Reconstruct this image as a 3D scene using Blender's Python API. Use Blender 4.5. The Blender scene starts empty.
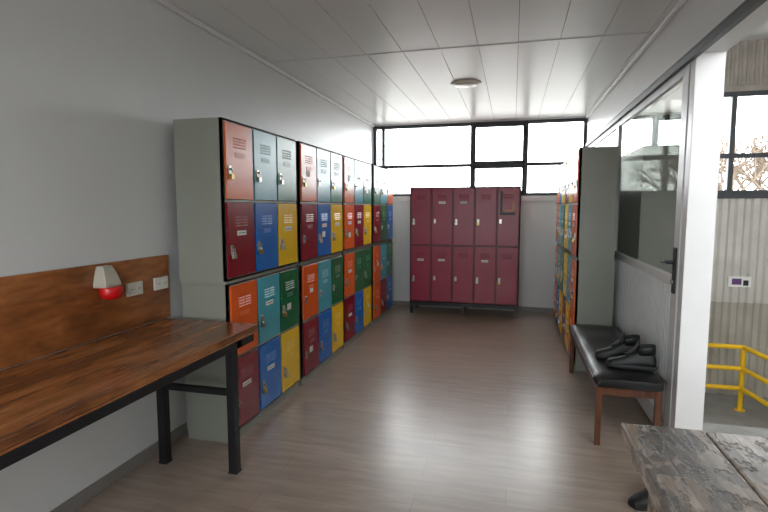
import bpy, math, random
from mathutils import Vector, Matrix
random.seed(7)
S=bpy.context.scene
R=math.radians

# ---------------------------------------------------------------- materials
def lin(c):
    return tuple(((v/255)/12.92 if v/255<=0.04045 else ((v/255+0.055)/1.055)**2.4) for v in c)+(1,)
def newmat(name):
    m=bpy.data.materials.new(name); m.use_nodes=True
    nt=m.node_tree; b=nt.nodes.get('Principled BSDF')
    return m,nt,b
def mat(name,rgb,rough=0.5,metal=0.0,var=0.06,scale=6.0,bump=0.0,spec=0.5,coat=0.0,scuff=0):
    m,nt,b=newmat(name)
    tc=nt.nodes.new('ShaderNodeTexCoord'); n=nt.nodes.new('ShaderNodeTexNoise')
    n.inputs['Scale'].default_value=scale; n.inputs['Detail'].default_value=4
    nt.links.new(tc.outputs['Object'],n.inputs['Vector'])
    r=nt.nodes.new('ShaderNodeValToRGB'); c=lin(rgb)
    r.color_ramp.elements[0].position=.3; r.color_ramp.elements[1].position=.7
    r.color_ramp.elements[0].color=tuple(x*(1-var) for x in c[:3])+(1,)
    r.color_ramp.elements[1].color=tuple(min(1,x*(1+var)) for x in c[:3])+(1,)
    nt.links.new(n.outputs['Fac'],r.inputs['Fac']); col=r.outputs['Color']
    if scuff:
        n4=nt.nodes.new('ShaderNodeTexNoise'); n4.inputs['Scale'].default_value=22; n4.inputs['Detail'].default_value=8; n4.inputs['Roughness'].default_value=.7
        nt.links.new(tc.outputs['Object'],n4.inputs['Vector'])
        r4=nt.nodes.new('ShaderNodeValToRGB'); r4.color_ramp.elements[0].position=.30; r4.color_ramp.elements[1].position=.36
        r4.color_ramp.elements[0].color=(scuff,)*3+(1,); r4.color_ramp.elements[1].color=(0,0,0,1)
        nt.links.new(n4.outputs['Fac'],r4.inputs['Fac'])
        mx=nt.nodes.new('ShaderNodeMixRGB'); mx.inputs[2].default_value=(.35,.33,.31,1)
        nt.links.new(r4.outputs['Color'],mx.inputs[0]); nt.links.new(col,mx.inputs[1]); col=mx.outputs[0]
    nt.links.new(col,b.inputs['Base Color'])
    b.inputs['Roughness'].default_value=rough; b.inputs['Metallic'].default_value=metal
    b.inputs['Specular IOR Level'].default_value=spec
    b.inputs['Coat Weight'].default_value=coat
    if bump>0:
        bp=nt.nodes.new('ShaderNodeBump'); bp.inputs['Strength'].default_value=bump; bp.inputs['Distance'].default_value=.01
        n2=nt.nodes.new('ShaderNodeTexNoise'); n2.inputs['Scale'].default_value=scale*12
        nt.links.new(tc.outputs['Object'],n2.inputs['Vector'])
        nt.links.new(n2.outputs['Fac'],bp.inputs['Height']); nt.links.new(bp.outputs['Normal'],b.inputs['Normal'])
    return m
def woodmat(name,dark,mid,light,scale=(14,1.2,14),rough=.3,stain=0.0,bump=.15,coat=0.0,dist=.8,wear=0):
    m,nt,b=newmat(name)
    tc=nt.nodes.new('ShaderNodeTexCoord'); mp=nt.nodes.new('ShaderNodeMapping'); mp.inputs['Scale'].default_value=scale
    nt.links.new(tc.outputs['Object'],mp.inputs['Vector'])
    n=nt.nodes.new('ShaderNodeTexNoise'); n.inputs['Scale'].default_value=1.6; n.inputs['Detail'].default_value=9; n.inputs['Distortion'].default_value=dist
    nt.links.new(mp.outputs['Vector'],n.inputs['Vector'])
    r=nt.nodes.new('ShaderNodeValToRGB'); e=r.color_ramp.elements
    e[0].position=.28; e[0].color=lin(dark); e[1].position=.74; e[1].color=lin(light)
    k=e.new(.5); k.color=lin(mid)
    nt.links.new(n.outputs['Fac'],r.inputs['Fac']); col=r.outputs['Color']
    mp2=nt.nodes.new('ShaderNodeMapping'); mp2.inputs['Scale'].default_value=tuple(v*5 for v in scale)
    nt.links.new(tc.outputs['Object'],mp2.inputs['Vector'])
    n2=nt.nodes.new('ShaderNodeTexNoise'); n2.inputs['Scale'].default_value=2; n2.inputs['Detail'].default_value=5
    nt.links.new(mp2.outputs['Vector'],n2.inputs['Vector'])
    r2=nt.nodes.new('ShaderNodeValToRGB'); r2.color_ramp.elements[0].position=.3; r2.color_ramp.elements[1].position=.65
    r2.color_ramp.elements[0].color=(.66,.62,.58,1); r2.color_ramp.elements[1].color=(1.04,1.04,1.04,1)
    nt.links.new(n2.outputs['Fac'],r2.inputs['Fac'])
    mx=nt.nodes.new('ShaderNodeMixRGB'); mx.blend_type='MULTIPLY'; mx.inputs[0].default_value=1
    nt.links.new(col,mx.inputs[1]); nt.links.new(r2.outputs['Color'],mx.inputs[2]); col=mx.outputs[0]
    bp=nt.nodes.new('ShaderNodeBump'); bp.inputs['Strength'].default_value=bump; bp.inputs['Distance'].default_value=.004
    nt.links.new(n.outputs['Fac'],bp.inputs['Height'])
    b.inputs['Roughness'].default_value=rough
    layers=[]
    if stain>0: layers=[(4.5,.47,.54,stain),(15,.43,.49,stain*.9)]
    if wear>0: layers=[(5,.38,.52,wear),(40,.30,.36,wear)]
    for li,(sc,lo,hi,am) in enumerate(layers):
            n3=nt.nodes.new('ShaderNodeTexNoise'); n3.inputs['Scale'].default_value=sc; n3.inputs['Detail'].default_value=7; n3.inputs['Roughness'].default_value=.62
            mp3=nt.nodes.new('ShaderNodeMapping'); mp3.inputs['Scale'].default_value=(1.5,.7,1); mp3.inputs['Location'].default_value=(li*3.1,1.7,0)
            nt.links.new(tc.outputs['Object'],mp3.inputs['Vector']); nt.links.new(mp3.outputs['Vector'],n3.inputs['Vector'])
            r3=nt.nodes.new('ShaderNodeValToRGB'); r3.color_ramp.elements[0].position=lo; r3.color_ramp.elements[1].position=hi
            r3.color_ramp.elements[0].color=(1-am,1-am*1.02,1-am*1.04,1); r3.color_ramp.elements[1].color=(1,1,1,1)
            nt.links.new(n3.outputs['Fac'],r3.inputs['Fac'])
            mx=nt.nodes.new('ShaderNodeMixRGB'); mx.blend_type='MULTIPLY'; mx.inputs[0].default_value=1
            nt.links.new(col,mx.inputs[1]); nt.links.new(r3.outputs['Color'],mx.inputs[2]); col=mx.outputs[0]
    if stain>0:
        bp2=nt.nodes.new('ShaderNodeBump'); bp2.inputs['Strength'].default_value=.5; bp2.inputs['Distance'].default_value=.006
        nt.links.new(r3.outputs['Color'],bp2.inputs['Height']); nt.links.new(bp.outputs['Normal'],bp2.inputs['Normal']); bp=bp2
    nt.links.new(col,b.inputs['Base Color'])
    b.inputs['Coat Weight'].default_value=coat; b.inputs['Coat Roughness'].default_value=.2
    nt.links.new(bp.outputs['Normal'],b.inputs['Normal'])
    return m
def floormat():
    m,nt,b=newmat('laminate_floor')
    tc=nt.nodes.new('ShaderNodeTexCoord')
    br=nt.nodes.new('ShaderNodeTexBrick'); br.offset=.37
    br.inputs['Scale'].default_value=1; br.inputs['Brick Width'].default_value=1.25; br.inputs['Row Height'].default_value=.19
    br.inputs['Mortar Size'].default_value=.0012; br.inputs['Mortar Smooth'].default_value=0
    br.inputs['Color1'].default_value=lin((166,150,137)); br.inputs['Color2'].default_value=lin((174,158,145)); br.inputs['Mortar'].default_value=lin((132,118,108))
    nt.links.new(tc.outputs['Object'],br.inputs['Vector'])
    mp=nt.nodes.new('ShaderNodeMapping'); mp.inputs['Scale'].default_value=(1.6,12,1)
    nt.links.new(tc.outputs['Object'],mp.inputs['Vector'])
    n=nt.nodes.new('ShaderNodeTexNoise'); n.inputs['Scale'].default_value=2; n.inputs['Detail'].default_value=8; n.inputs['Distortion'].default_value=.6
    nt.links.new(mp.outputs['Vector'],n.inputs['Vector'])
    r=nt.nodes.new('ShaderNodeValToRGB'); r.color_ramp.elements[0].position=.3; r.color_ramp.elements[1].position=.7
    r.color_ramp.elements[0].color=(.78,.76,.75,1); r.color_ramp.elements[1].color=(1.06,1.05,1.04,1)
    nt.links.new(n.outputs['Fac'],r.inputs['Fac'])
    mx=nt.nodes.new('ShaderNodeMixRGB'); mx.blend_type='MULTIPLY'; mx.inputs[0].default_value=1
    nt.links.new(br.outputs['Color'],mx.inputs[1]); nt.links.new(r.outputs['Color'],mx.inputs[2])
    nt.links.new(mx.outputs[0],b.inputs['Base Color'])
    b.inputs['Roughness'].default_value=.28; b.inputs['Specular IOR Level'].default_value=.7
    bp=nt.nodes.new('ShaderNodeBump'); bp.inputs['Strength'].default_value=.06; bp.inputs['Distance'].default_value=.003
    nt.links.new(n.outputs['Fac'],bp.inputs['Height']); nt.links.new(bp.outputs['Normal'],b.inputs['Normal'])
    return m
def glassmat(name,gl,tint,glcol=(.9,.92,.92,1)):
    m,nt,b=newmat(name); nt.nodes.remove(b)
    out=nt.nodes['Material Output']
    g=nt.nodes.new('ShaderNodeBsdfGlossy'); g.inputs['Roughness'].default_value=.02; g.inputs['Color'].default_value=glcol
    t=nt.nodes.new('ShaderNodeBsdfTransparent'); t.inputs['Color'].default_value=tint
    mx=nt.nodes.new('ShaderNodeMixShader'); mx.inputs[0].default_value=gl
    nt.links.new(t.outputs[0],mx.inputs[1]); nt.links.new(g.outputs[0],mx.inputs[2]); nt.links.new(mx.outputs[0],out.inputs['Surface'])
    return m

M_wall=mat('painted_wall',(214,216,216),.42,var=.015,scale=2,bump=.03)
M_wallr=mat('painted_partition',(214,214,213),.4,var=.02,scale=2)
M_ceil=mat('pvc_ceiling',(222,222,221),.3,var=.015,scale=3)
M_groove=mat('ceiling_groove',(126,126,126),.7)
M_trim=mat('white_trim',(218,218,218),.35,var=.02)
M_base=mat('baseboard_grey',(134,130,126),.5)
M_floor=floormat()
M_frame=mat('dark_window_frame',(58,60,64),.45,.3)
M_glass=glassmat('window_glass',.05,(.97,.98,.98,1))
M_mirglass=glassmat('tinted_glass',.72,(.5,.52,.5,1),(.9,.9,.88,1))
M_grey=mat('locker_grey',(143,146,136),.42,.0,var=.03,scale=4)
M_greyd=mat('dark_grey',(92,96,94),.5)  # plain darker grey for the rail strip and printed card lines
M_steel=mat('steel',(175,172,165),.3,.85)
M_brass=mat('brass_lock',(178,150,90),.35,.8)
M_black=mat('black_steel',(34,34,38),.42,.3)
M_vinyl=mat('black_vinyl',(24,24,26),.3,var=.2,scale=8,bump=.12)
M_white=mat('white_plastic',(222,220,210),.4)
M_boxg=mat('beacon_housing',(186,180,166),.45)
M_red=mat('red_plastic',(205,20,24),.3)
M_paper=mat('paper_sticker',(226,226,222),.7)
M_shoe=mat('black_shoe',(20,21,23),.5,var=.2,scale=30,bump=.2)
M_sole=mat('rubber_sole',(34,34,36),.7)
M_lace=mat('laces',(48,50,54),.7)
M_lacew=mat('laces_white',(205,205,205),.7)
M_yel=mat('yellow_paint',(238,190,20),.4)
M_conc=mat('concrete',(140,138,134),.8,var=.12,scale=5,bump=.2)
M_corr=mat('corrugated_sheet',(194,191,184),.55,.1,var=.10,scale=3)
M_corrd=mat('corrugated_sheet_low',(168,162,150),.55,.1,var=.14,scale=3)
M_corrw=mat('corrugated_white',(205,208,206),.45,var=.03)
M_beam=mat('grey_cladding',(146,138,130),.7,var=.15,scale=5)
M_plum=mat('plum_door',(142,18,54),.33,.0,var=.08,scale=5)
M_plumf=mat('plum_frame',(98,18,42),.4,var=.08)
M_tabw=woodmat('varnished_wood',(106,60,32),(160,100,56),(198,136,84),(7,.9,7),.27,0,.06,.2,.5,wear=.3)
M_board=woodmat('varnished_board',(116,66,32),(158,94,46),(188,120,66),(3,.9,4),.3,0,.05,.3,1.2,wear=.25)
M_bench=woodmat('bench_wood',(62,34,22),(92,54,36),(112,70,48),(10,10,1.5),.4)
M_old=woodmat('weathered_wood',(110,92,78),(160,140,122),(198,180,162),(15,1.0,15),.36,.66,.5)
M_bark=mat('bark',(98,84,70),.9)
P={'orange':(234,98,34),'teal':(78,168,184),'green':(20,108,64),'dred':(134,14,34),'blue':(8,108,194),'yellow':(242,196,24)}
P.update({'salmon':(218,112,70),'pteal':(92,164,180),'pgreen':(60,128,108)})
DM={k:mat('door_'+k,v,.27,.0,var=.06,scale=5,scuff=.5) for k,v in P.items()}
DL={k:mat('louver_'+k,tuple(int(x+(255-x)*.10) for x in v),.4) for k,v in P.items()}  # door colour lightened, painting in the light that slats catch
DM['plum']=M_plum; DL['plum']=mat('louver_plum',(146,30,64),.35)

# ---------------------------------------------------------------- builder
class B:
    def __init__(s): s.v=[];s.f=[];s.m=[];s.mats=[];s.sm=[]
    def mi(s,m):
        if m not in s.mats: s.mats.append(m)
        return s.mats.index(m)
    def add(s,vs,fs,m,smooth=False):
        o=len(s.v); s.v+= [tuple(v) for v in vs]; k=s.mi(m)
        for f in fs: s.f.append(tuple(i+o for i in f)); s.m.append(k); s.sm.append(smooth)
    def box(s,x0,x1,y0,y1,z0,z1,m,T=None):
        vs=[Vector((x,y,z)) for z in (z0,z1) for y in (y0,y1) for x in (x0,x1)]
        if T: vs=[T@v for v in vs]
        s.add(vs,[(0,2,3,1),(4,5,7,6),(0,1,5,4),(2,6,7,3),(0,4,6,2),(1,3,7,5)],m)
    def cyl(s,a,b,r,m,n=12,r2=None,smooth=True):
        a=Vector(a);b=Vector(b);r2=r if r2 is None else r2
        d=(b-a).normalized(); u=d.orthogonal().normalized(); w=d.cross(u)
        vs=[]
        for c,rr in ((a,r),(b,r2)):
            for i in range(n):
                t=2*math.pi*i/n; vs.append(c+u*math.cos(t)*rr+w*math.sin(t)*rr)
        s.add(vs,[(i,(i+1)%n,n+(i+1)%n,n+i) for i in range(n)],m,smooth)
        s.add(vs,[tuple(range(n))[::-1],tuple(range(n,2*n))],m)
    def tube(s,pts,r,m,n=8):
        for a,b in zip(pts[:-1],pts[1:]): s.cyl(a,b,r,m,n)
    def loft(s,rings,m,cap=True,smooth=True,closed=True):
        n=len(rings[0]); vs=[p for r in rings for p in r]; fs=[]
        for j in range(len(rings)-1):
            for i in range(n if closed else n-1):
                fs.append((j*n+i,j*n+(i+1)%n,(j+1)*n+(i+1)%n,(j+1)*n+i))
        if cap: fs.append(tuple(range(n))[::-1]); fs.append(tuple((len(rings)-1)*n+i for i in range(n)))
        s.add(vs,fs,m,smooth)
    def done(s,name,loc=(0,0,0),rot=0,bevel=0,seg=2,scale=1):
        me=bpy.data.meshes.new(name); me.from_pydata(s.v,[],s.f); 
        for m in s.mats: me.materials.append(m)
        for i,p in enumerate(me.polygons): p.material_index=s.m[i]; p.use_smooth=s.sm[i]
        me.update()
        import bmesh
        bm=bmesh.new(); bm.from_mesh(me); bmesh.ops.recalc_face_normals(bm,faces=bm.faces); bm.to_mesh(me); bm.free()
        o=bpy.data.objects.new(name,me); S.collection.objects.link(o)
        o.location=loc; o.rotation_euler=(0,0,rot); o.scale=(scale,)*3
        if bevel:
            bv=o.modifiers.new('bevel','BEVEL'); bv.width=bevel; bv.segments=seg; bv.limit_method='ANGLE'; bv.angle_limit=R(40)
        return o

WL=-2.09; WB=7.45; WR=.97; H=2.75; YF=-1.6
# ---------------------------------------------------------------- shell
b=B(); b.box(WL-.15,1.12,YF-.15,WB+.15,-.12,0,M_floor); b.done('floor')
b=B(); b.box(WL-.15,WL,YF-.15,WB+.15,0,H+.15,M_wall); b.done('wall_left')
b=B(); b.box(WL,WR,WB,WB+.15,0,1.67,M_wall); b.box(WL,1.12,WB,WB+.15,2.73,3.5,M_wall); b.box(WR,1.12,WB,WB+.15,-1,2.73,M_trim)
b.box(WL,WR,WB-.03,WB+.02,1.60,1.672,M_trim)
b.done('wall_back')
b=B()
b.box(WL,-1.7,YF-.15,YF,0,H,M_wall); b.box(.6,WR,YF-.15,YF,0,H,M_wall)
b.box(-1.7,.6,YF-.15,YF,0,.9,M_wall); b.box(-1.7,.6,YF-.15,YF,2.2,H,M_wall); b.done('wall_front')
b=B(); b.box(WR,1.12,YF-.15,1.95,-1,H,M_wallr); b.done('wall_right')
b=B(); b.box(WR,1.12,1.95,WB,2.36,3.5,M_wallr); b.done('wall_right_header')
b=B(); b.box(WR,1.12,3.23,3.31,0,2.36,M_trim); b.done('trim_4',bevel=.004)
b=B(); b.box(WR+.05,1.12,3.31,WB,-1,.12,M_wallr); b.box(1.02,1.12,3.31,WB,.12,1.0,M_wallr); b.done('wall_right_base')
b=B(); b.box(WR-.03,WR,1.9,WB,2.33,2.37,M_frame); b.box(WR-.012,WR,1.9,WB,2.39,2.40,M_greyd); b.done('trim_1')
b=B()
b.box(WL-.15,1.12,YF-.15,WB+.15,H+.006,H+.14,M_groove)
x=WL
while x<WR-.01:
    x2=min(x+.30,WR)
    b.box(x+.002,x2-.002,YF,4.07,H,H+.006,M_ceil)
    b.box(x+.002,x2-.002,4.09,WB,H,H+.006,M_ceil)
    x=x2
b.box(WL,WR,4.062,4.098,H-.004,H+.006,M_trim)
b.done('ceiling')
b=B(); b.box(WL,WL+.035,YF,WB,H-.035,H,M_trim); b.done('trim_2',bevel=.008)
b=B(); b.box(WR-.035,WR,YF,WB,H-.035,H,M_trim); b.done('trim_3',bevel=.008)
b=B(); b.box(WL,WL+.014,YF,WB,0,.07,M_base); b.done('baseboard_left',bevel=.003)
b=B(); b.box(WL+.014,WR-.02,WB-.014,WB,0,.07,M_base); b.done('baseboard_back',bevel=.003)
b=B(); b.box(WR-.014,WR,YF,1.95,0,.07,M_base); b.done('baseboard_right',bevel=.003)

def window(name,x0,x1,y,z0,z1,vx,hz,w=.045,sash=None):
    b=B(); y0=y+.02;y1=y+.08
    b.box(x0,x1,y0,y1,z0,z0+w,M_frame); b.box(x0,x1,y0,y1,z1-w,z1,M_frame)
    for h in hz: b.box(x0,x1,y0,y1,h-w/2,h+w/2,M_frame)
    for v in vx: b.box(v-w/2,v+w/2,y0-.005,y1+.005,z0,z1,M_frame)
    if sash:
        a,c,h=sash; t=.03
        for (za,zb) in ((z0+w,h-w/2),(h+w/2,z1-w)):
            b.box(a,c,y0-.02,y1-.02,za,za+t,M_frame); b.box(a,c,y0-.02,y1-.02,zb-t,zb,M_frame)
            b.box(a,a+t,y0-.02,y1-.02,za,zb,M_frame); b.box(c-t,c,y0-.02,y1-.02,za,zb,M_frame)
    b.box(x0,x1,y+.045,y+.05,z0,z1,M_glass)
    return b.done(name,bevel=.003)
window('window_1',WL,WR,WB,1.67,2.73,[WL+.03,-1.93,-.597,.166,WR-.03],[2.12],sash=(-.574,.143,2.12))
window('window_2',1.12,4.3,WB,1.67,2.98,[1.15,1.95,2.72,3.5,4.27],[2.17],w=.06)
window('unseen_fill_window',-1.7,.6,YF-.12,.9,2.2,[-1.67,-.55,.57],[1.6])  # last one is unseen, added behind the camera to bring in light

xa,xb=WR-.005,WR+.035
def glazed(b,ya,yb):
    b.box(xa,xb,ya,yb,1.02,1.08,M_trim); b.box(xa,xb,ya,yb,2.28,2.33,M_trim); b.box(xa,xb,ya,yb,.02,.12,M_trim)
    b.box(WR+.012,WR+.018,ya,yb,1.08,2.28,M_mirglass)
    y=ya; prof=[]
    while y<yb-.06:
        prof+= [(y,WR+.022),(y+.030,WR+.022),(y+.036,WR+.008),(y+.052,WR+.008)]
        y+=.058
    prof.append((yb,WR+.022))
    vs=[];fs=[]
    for (yy,xx) in prof: vs+=[(xx,yy,.12),(xx,yy,1.02)]
    for i in range(len(prof)-1): fs.append((2*i,2*i+2,2*i+3,2*i+1))
    b.add(vs,fs,M_corrw)
    b.box(WR+.024,WR+.028,ya,yb,.12,1.02,M_corrw)
b=B()
b.box(xa,xb,3.318,3.42,0.02,2.33,M_trim)
b.box(xa,xb,5.30,5.36,0.02,2.33,M_trim)
glazed(b,3.42,5.30)
b.box(xa-.012,xa,3.345,3.385,.98,1.26,M_black); b.cyl((xa-.012,3.365,1.17),(xa-.05,3.365,1.17),.011,M_black)
b.tube([(xa-.05,3.365,1.17),(xa-.052,3.42,1.17),(xa-.05,3.46,1.165)],.009,M_black)
b.cyl((xa-.012,3.365,1.05),(xa-.022,3.365,1.05),.014,M_steel)
b.done('door_1',bevel=.002)
b=B(); b.box(xa,xb,5.365,5.42,0.02,2.33,M_trim); b.box(xa,xb,7.38,WB-.005,0.02,2.33,M_trim); glazed(b,5.42,7.38); b.done('window_4',bevel=.002)

# ---------------------------------------------------------------- hall outside (lower level)
b=B(); b.box(1.12,4.45,-.5,WB+.15,-1.12,-1.0,M_conc); b.done('floor_hall')
b=B(); b.box(1.12,2.45,-.5,3.86,-.14,-.01,M_conc); b.box(2.3,2.42,3.7,3.82,-1,-.14,M_conc); b.box(2.3,2.42,-.4,-.28,-1,-.14,M_conc)
b.done('landing_slab')
def corr(b,x0,x1,y,z0,z1,m,p=.09,d=.02,axis='x'):
    pr=[];x=x0
    while x<x1:
        pr+=[(x,0),(x+p*.3,0),(x+p*.45,-d),(x+p*.8,-d)]; x+=p
    vs=[];fs=[]
    for (u,w) in pr:
        for z in (z0,z1): vs.append((u,y+w,z) if axis=='x' else (y+w,u,z))
    for i in range(len(pr)-1): fs.append((2*i,2*i+2,2*i+3,2*i+1))
    b.add(vs,fs,m)
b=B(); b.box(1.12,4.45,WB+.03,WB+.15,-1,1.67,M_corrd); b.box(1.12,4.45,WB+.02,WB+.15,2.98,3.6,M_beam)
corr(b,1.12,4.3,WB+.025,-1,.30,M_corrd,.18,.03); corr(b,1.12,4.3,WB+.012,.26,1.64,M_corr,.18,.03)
corr(b,1.12,4.3,WB+.015,3.05,3.6,M_beam)
b.box(1.12,4.3,WB-.03,WB+.04,1.62,1.68,M_frame)
b.done('wall_hall_back')
b=B(); b.box(4.3,4.45,-.5,WB,-1,3.6,M_corr); corr(b,-.5,WB,4.3,-1,3.6,M_corr,axis='y'); b.done('wall_hall_right')
b=B(); b.box(1.12,4.45,-.65,-.5,-1,2.0,M_corr); b.done('added_wall_hall_front')  # unseen wall added to cut sky light, left open above for some
b=B(); b.box(1.12,4.45,-.65,WB+.15,3.6,3.7,M_corrw); b.done('hall_shade_roof')  # roof added over the whole hall to hold back sky light
b=B(); b.box(-60,60,WB+.16,90,-1.2,-1.0,M_conc); b.box(-60,60,-70,YF-.16,-1.2,-1.0,M_conc); b.done('ground')
def railing(name,pts,zt,zb):
    b=B()
    for z in (zt,zt-.27,zt-.52): b.tube([(x,y,z) for x,y in pts],.028,M_yel,10)
    for x,y in pts:
        b.cyl((x,y,zb),(x,y,zt),.03,M_yel,10); b.cyl((x,y,zb),(x,y,zb+.012),.06,M_yel,12)
    b.done(name)
railing('yellow_railing',[(1.35,6.9),(2.78,6.9),(2.95,5.6)],-.20,-1.0)
b=B(); b.box(-.13,.13,-.004,.004,-.07,.07,M_paper); b.box(-.09,.02,-.006,-.004,-.04,.04,mat('sign_purple',(92,58,112),.5)); b.box(.04,.10,-.006,-.004,-.05,.02,M_black)
b.done('wall_sign',loc=(2.89,WB-.028,.54))
# bare shrubs outside
rt=random.Random(5)
b=B()
def branch(p,d,L,r,k):
    q=p+d*L; b.cyl(p,q,r,M_bark,6,r*.7)
    if k==0: return
    for _ in range(3):
        nd=(d+Vector((rt.uniform(-.8,.8),rt.uniform(-.5,.5),rt.uniform(-.3,.3)))).normalized()
        branch(q,nd,L*rt.uniform(.55,.75),r*.66,k-1)
for x in (0,.7,1.4,2.1,2.8,3.5): branch(Vector((x,rt.uniform(-.4,.4),0)),Vector((0,0,1)),1.6,.075,5)
b.done('bare_tree',loc=(4.2,14,-1.0))

# ---------------------------------------------------------------- lockers
def door(b,x0,x1,z0,z1,key,lockleft=True,sticker=False,yf=0.0):
    m=DM[key]; l=DL[key]; w=x1-x0
    b.box(x0,x1,yf-.012,yf+.006,z0,z1,m)
    for gi in (0,1):
        gx=x0+w*.26+gi*w*.25
        for k in range(4):
            z=z1-.085-k*.018
            vs=[(gx,yf-.012,z),(gx+w*.22,yf-.012,z),(gx+w*.22,yf-.012,z-.008),(gx,yf-.012,z-.008),(gx,yf-.0155,z-.007),(gx+w*.22,yf-.0155,z-.007)]
            b.add(vs,[(0,1,5,4),(4,5,2,3),(0,4,3),(1,2,5)],l)
    cx=x0+w*.32
    pap=random.random()<.35
    b.box(cx,cx+w*.34,yf-.0145,yf-.012,z1-.205,z1-.175,M_paper if pap else l)
    if pap: b.box(cx+.01,cx+w*.34-.01,yf-.0152,yf-.0145,z1-.193,z1-.187,M_greyd)
    lx=(x0+.035) if lockleft else (x1-.035)
    zc=(z0+z1)/2-.06
    b.box(lx-.014,lx+.014,yf-.018,yf-.012,zc-.03,zc+.03,M_steel)
    b.cyl((lx,yf-.018,zc+.01),(lx,yf-.034,zc+.01),.006,M_steel,8)
    if random.random()<.6:
        pts=[(lx-.010,yf-.028,zc-.022)]+[(lx-.010*math.cos(t),yf-.028,zc-.002+.012*math.sin(t)) for t in [0,math.pi/4,math.pi/2,3*math.pi/4,math.pi]]+[(lx+.010,yf-.028,zc-.022)]
        b.tube(pts,.0025,M_steel,6)
        b.box(lx-.017,lx+.017,yf-.036,yf-.020,zc-.052,zc-.020,M_brass if random.random()<.5 else M_steel)
    if sticker:
        sx=x0+w*random.uniform(.3,.5); sz=z0+(z1-z0)*random.uniform(.25,.5)
        b.box(sx,sx+.07,yf-.0135,yf-.012,sz,sz+.05,M_paper)
def locker(name,loc,rot,W,D,Hh,cols,rows,keys,base=.05,frame=M_grey,side=M_grey,lockleft=True,stick=.2,fr=.016,legs=0,ajar_mark=False):
    b=B(); t=.012; z0=legs
    b.box(0,t,0,D,z0+base,Hh,side); b.box(W-t,W,0,D,z0+base,Hh,side)
    b.box(t,W-t,D-.008,D,z0+base,Hh,side); b.box(t,W-t,0,D-.008,Hh-t,Hh,side); b.box(t,W-t,0,D-.008,z0+base,z0+base+t,side)
    if base: b.box(.004,W-.004,.006,D-.004,z0,z0+base,frame)
    cw=(W-fr)/cols; za=z0+base+fr; zb=Hh-fr; rh=(zb-za+fr)/rows
    b.box(0,W,0,.014,Hh-fr-.006,Hh,frame); b.box(0,W,0,.014,z0+base,za,frame)
    for c in range(cols+1): b.box(c*cw,c*cw+fr,0,.02,z0+base,Hh,frame)
    for c in range(1,cols): b.box(c*cw+fr/2-.004,c*cw+fr/2+.004,.02,D-.008,z0+base+t,Hh-t,side)
    for r in range(1,rows): b.box(0,W,.001,.02,za+r*rh-fr,za+r*rh,frame); b.box(t,W-t,.02,D-.008,za+r*rh-fr,za+r*rh-fr+.008,side)
    for c in range(cols):
        for r in range(rows):
            k=keys[r][c]
            door(b,c*cw+fr+.003,(c+1)*cw-.003,za+r*rh+.003,za+(r+1)*rh-fr-.003,k,lockleft,random.random()<stick)
    if legs:
        for lx in (.0,W/2-.02,W-.04):
            for ly in (.01,D-.05): b.box(lx,lx+.04,ly,ly+.04,0,z0,M_black)
        b.box(0,W,.008,.045,z0-.05,z0,M_black); b.box(0,W,D-.045,D-.01,z0-.05,z0,M_black)
    if ajar_mark:  # flat L-shaped marks stand in for the partly open door
        x=(cols-1)*cw+.05; z=Hh-.38
        b.box(x,x+.03,-.020,-.012,z,z+.32,M_black); b.box(x,x+.20,-.0205,-.012,z,z+.03,M_black)
        b.box(x+.06,x+.18,-.0215,-.012,z+.05,z+.066,mat('ochre_mark',(200,160,70),.5))
        b.box(x+.16,x+.18,-.0215,-.012,z+.05,z+.18,mat('ochre_mark',(200,160,70),.5))
    return b.done(name,loc,rot,bevel=.0018,seg=1)
XF=-1.685; LW=1.04; LD=.33
starts=[2.69,3.785,4.89,5.99]
up=[['salmon','pteal','pgreen'],['salmon','pteal','pgreen'],['salmon','pteal','pgreen'],['pgreen','pteal','salmon']]
upb=[['dred','blue','yellow'],['dred','blue','yellow'],['orange','dred','yellow'],['dred','green','blue']]
lo=[['orange','teal','green'],['orange','teal','green'],['orange','green','green'],['orange','teal','green']]
lob=[['dred','blue','yellow'],['dred','blue','yellow'],['dred','blue','yellow'],['orange','dred','blue']]
for i,y in enumerate(starts):
    dx=[0,.006,-.004,.004][i]
    locker('locker_cabinet',(XF-.012+dx,y+.035,0),R(90),LW,LD,1.03,3,2,[lob[i],lo[i]],base=.06)
    locker('locker_cabinet',(XF+dx,y,1.03),R(90),LW,LD,1.005,3,2,[upb[i],up[i]],base=.02)
for i,(y,k) in enumerate([(4.80,0),(5.90,1)]):
    ks=[['dred','yellow','orange'],['orange','blue','yellow']][k]
    kt=[['yellow','pteal','salmon'],['salmon','pteal','pgreen']][k]
    locker('locker_cabinet',(.572,y+LW,0),R(-90),LW,.32,1.03,3,2,[ks,kt],base=.06,lockleft=False)
    locker('locker_cabinet',(.565,y+LW,1.03),R(-90),LW,.32,1.005,3,2,[kt,ks],base=.02,lockleft=False)
locker('plum_locker_bank',(-1.40,6.93,0),0,1.50,.45,1.785,5,2,[['plum']*5,['plum']*5],base=.0,frame=M_plumf,side=M_plumf,legs=.17,stick=0,fr=.02,ajar_mark=True)

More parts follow.
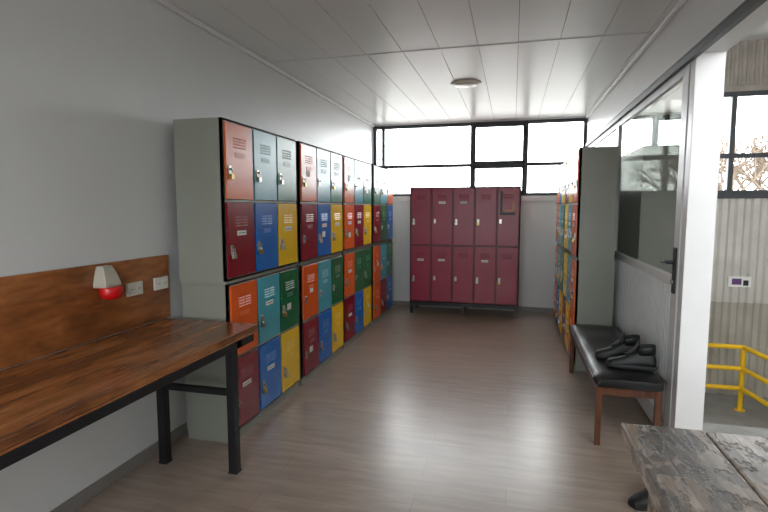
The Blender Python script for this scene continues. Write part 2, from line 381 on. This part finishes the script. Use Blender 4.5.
# ---------------------------------------------------------------- left work table with backboard
TH=.82; TX=-1.44; TY0=.05; TY1=2.62
b=B()
n=3; w=(TX-(WL+.02))/n
for i in range(n):
    x0=WL+.02+i*w
    b.box(x0+.0006,x0+w-.0006,TY0,TY1,TH-.035,TH,M_tabw)
b.box(WL+.03,TX+.003,TY0+.01,TY1-.01,TH-.045,TH-.035,M_tabw)
for x in (TX-.055,WL+.10): b.box(x,x+.045,TY0+.03,TY1-.03,TH-.095,TH-.045,M_black)
for y in (TY0+.15,2.40):
    b.box(WL+.10,TX-.01,y,y+.05,TH-.095,TH-.045,M_black)
    for x in (TX-.085,WL+.105): b.box(x,x+.05,y,y+.05,0.004,TH-.095,M_black); b.box(x-.003,x+.053,y-.003,y+.053,0,.012,M_sole)
    b.box(WL+.155,TX-.085,y+.008,y+.042,.45,.485,M_black)
b.done('work_table',bevel=.003)
b=B(); b.box(WL+.001,WL+.02,TY0,2.665,TH+.002,1.21,M_board)
b.done('wooden_backboard',bevel=.003)
X0=WL+.02
b=B()
b.loft([[(0,-h,z),(hx,-h*.85,z),(hx,h*.85,z),(0,h,z)] for z,hx,h in ((.075,.04,.036),(.03,.06,.050),(-.02,.075,.062),(-.035,.07,.060))],M_boxg,smooth=False)
rg=[]
for z,r in ((-.033,.054),(-.065,.055),(-.082,.050),(-.096,.036),(-.101,.015)):
    rg.append([(.055+r*.95*math.cos(2*math.pi*i/18),r*1.12*math.sin(2*math.pi*i/18),z) for i in range(18)])
b.loft(rg,M_red)
b.done('alarm_light',loc=(X0,2.14,1.125),bevel=.004)
for y in (2.36,2.58):
    b=B(); b.box(0,.014,-.058,.058,-.037,.037,M_white)
    for dy in (-.028,.028):
        b.cyl((.014,dy,0),(.017,dy,0),.021,M_white,16)
        for k in (-.008,0,.008): b.cyl((.0165,dy+k,0),(.018,dy+k,0),.0022,M_black,8)
    b.done('power_outlet',loc=(X0,y,1.045),bevel=.003)

# ---------------------------------------------------------------- bench
b=B()
bx0,bx1,by0,by1=.515,.93,3.27,4.78
rings=[]
N=24
for j in range(N+1):
    t=j/N; y=by0+(by1-by0)*t
    e=min(1,min(t,1-t)*18); 
    ins=(1-math.sqrt(1-(1-e)**2)) *.03
    sag=-.006*math.sin(t*math.pi*3)**2
    cx=(bx0+bx1)/2; hw=(bx1-bx0)/2-ins*.6; zt=.455-ins*.7+sag; zb=.385
    pts=[(-hw+.012,zb),(-hw,zb+.015),(-hw,zt-.03),(-hw+.012,zt-.010),(-hw+.04,zt),(-hw*.4,zt+.004),(hw*.4,zt+.004),(hw-.04,zt),(hw-.012,zt-.010),(hw,zt-.03),(hw,zb+.015),(hw-.012,zb)]
    rings.append([(cx+a,y,z) for a,z in pts])
b.loft(rings,M_vinyl)
for x in (bx0+.001,bx1-.001): b.tube([(x,by0+.02,.435),(x,by1-.02,.435)],.004,M_vinyl,6)
b.tube([(bx0+.015,by0+.002,.432),(bx1-.015,by0+.002,.432)],.004,M_vinyl,6)
for x in (bx0+.02,bx1-.055):
    for y in (by0+.015,by1-.05): b.box(x,x+.035,y,y+.035,0,.385,M_bench)
    b.box(x+.005,x+.030,by0+.05,by1-.05,.33,.385,M_bench)
for y in (by0+.02,by1-.045): b.box(bx0+.05,bx1-.05,y,y+.025,.33,.385,M_bench)
b.done('padded_bench',bevel=.003)

# ---------------------------------------------------------------- shoes
def shoe(name,loc,rot,lace=M_lace,sc=1.0,up=0.0):
    b=B()
    secs=[(0,.022,.07),(.008,.031,.10),(.03,.036,.115),(.07,.038,.118),(.11,.038,.112),(.145,.040,.098),(.18,.044,.080),(.215,.046,.064),(.25,.042,.054),(.275,.032,.046),(.288,.018,.036)]
    rings=[]
    for x,w,zt in secs:
        ring=[]
        for i in range(15):
            a=math.pi*i/14; c=math.cos(a); s_=math.sin(a)
            ring.append((x,math.copysign(abs(c)**.8,c)*w*(1-.12*s_),.018+(zt-.018)*s_**.75))
        rings.append(ring)
    b.loft(rings,M_shoe,cap=True,closed=True)
    def outline(g):
        L=[]
        for x,w,z in secs: L.append((x+(-g if x<.01 else 0)+(g if x>.28 else 0),w+g))
        return [(x,w) for x,w in L]+[(x,-w) for x,w in reversed(L)]
    b.loft([[(x,y,0.0) for x,y in outline(.002)],[(x,y,.012) for x,y in outline(.006)],[(x,y,.026) for x,y in outline(.004)]],M_sole,smooth=False)
    def ell(cx,rx,ry,z,tilt=.12): return [(cx+rx*math.cos(2*math.pi*i/20),ry*math.sin(2*math.pi*i/20),z-tilt*rx*math.cos(2*math.pi*i/20)) for i in range(20)]
    b.loft([ell(.062,.058,.036,.095),ell(.060,.056,.035,.125+up*.6),ell(.058,.052,.032,.137+up),ell(.058,.044,.025,.134+up),ell(.060,.040,.022,.10+up),ell(.060,.036,.02,.05)],M_shoe)
    b.loft([[(x,-.018,z),(x,.018,z),(x+.006,.016,z+.008),(x+.006,-.016,z+.008)] for x,z in ((.185,.078),(.15,.096),(.118,.125),(.105,.152+up))],M_shoe)
    for k,(x,z) in enumerate(((.178,.088),(.163,.097),(.148,.107),(.133,.117),(.120,.127))):
        b.tube([(x-.004,-.026,z-.010),(x,-.008,z+.003),(x+.002,.008,z+.003),(x+.006,.026,z-.010)],.0028,lace,6)
    b.tube([(.12,0,.135),(.128,.02,.145),(.145,.032,.13),(.135,.02,.122),(.12,0,.133),(.125,-.025,.142),(.145,-.035,.128),(.13,-.015,.12)],.0024,lace,6)
    b.done(name,loc,rot,scale=sc)
shoe('shoe',(.915,3.47,.461),R(172),up=.02)
shoe('shoe',(.875,3.72,.461),R(186),up=.02)
shoe('sneaker',(.86,2.77,0),R(212),M_lacew)

# ---------------------------------------------------------------- foreground table
b=B()
fx0,fx1,fy0,fy1=.385,.93,.35,1.85
x=fx0
for i,w in enumerate([.262,.283]):
    b.box(x,x+w-.004,fy0,fy1-[.0,.006][i],.705,.75,M_old); x+=w
for y in (fy0+.12,fy1-.16): b.box(fx0+.02,fx1-.02,y,y+.07,.65,.705,M_old)
for xx in (fx0+.06,fx1-.11):
    b.box(xx,xx+.05,fy0+.15,fy1-.14,.60,.65,M_old)
    for y in (fy0+.15,fy1-.20): b.box(xx,xx+.055,y,y+.055,0,.65,M_old)
b.done('weathered_table',bevel=.007,seg=3)

# ---------------------------------------------------------------- ceiling lamp
b=B()
def circ(r,z,n=40): return [(r*math.cos(2*math.pi*i/n),r*math.sin(2*math.pi*i/n),z) for i in range(n)]
b.loft([circ(.15,0),circ(.152,-.008),circ(.146,-.016),circ(.13,-.018)],M_white)
b.loft([circ(.128,-.014),circ(.125,-.020),circ(.10,-.028),circ(.05,-.033),circ(.01,-.034)],mat('lamp_diffuser',(238,238,232),.25))
b.done('ceiling_lamp',loc=(-.487,5.21,H))

# ---------------------------------------------------------------- light
w=bpy.data.worlds.new('sky'); S.world=w; w.use_nodes=True; nt=w.node_tree
bg=nt.nodes['Background']; bg.inputs['Color'].default_value=(.965,.985,1,1); bg.inputs['Strength'].default_value=13
def portal(name,loc,rot,sx,sy):
    l=bpy.data.lights.new(name,'AREA'); l.shape='RECTANGLE'; l.size=sx; l.size_y=sy; l.cycles.is_portal=True
    o=bpy.data.objects.new(name,l); S.collection.objects.link(o); o.location=loc; o.rotation_euler=rot
portal('window_portal',(-.56,WB+.14,2.2),(R(-90),0,0),3.1,1.05)
portal('window_portal',(2.7,WB+.14,2.33),(R(-90),0,0),3.1,1.3)
portal('window_portal',(-.55,YF-.14,1.55),(R(90),0,0),2.3,1.3)
portal('window_portal',(2.78,-.6,2.8),(R(90),0,0),3.3,1.6)

# ---------------------------------------------------------------- camera
c=bpy.data.cameras.new('camera'); c.lens=23.44; c.sensor_width=36; c.clip_start=.02
o=bpy.data.objects.new('camera',c); S.collection.objects.link(o)
o.location=(0,0,1.5); o.rotation_euler=(R(90-5.5),0,R(14.4)); S.camera=o
try:
    S.view_settings.view_transform='Standard'
except Exception as e: print(e)
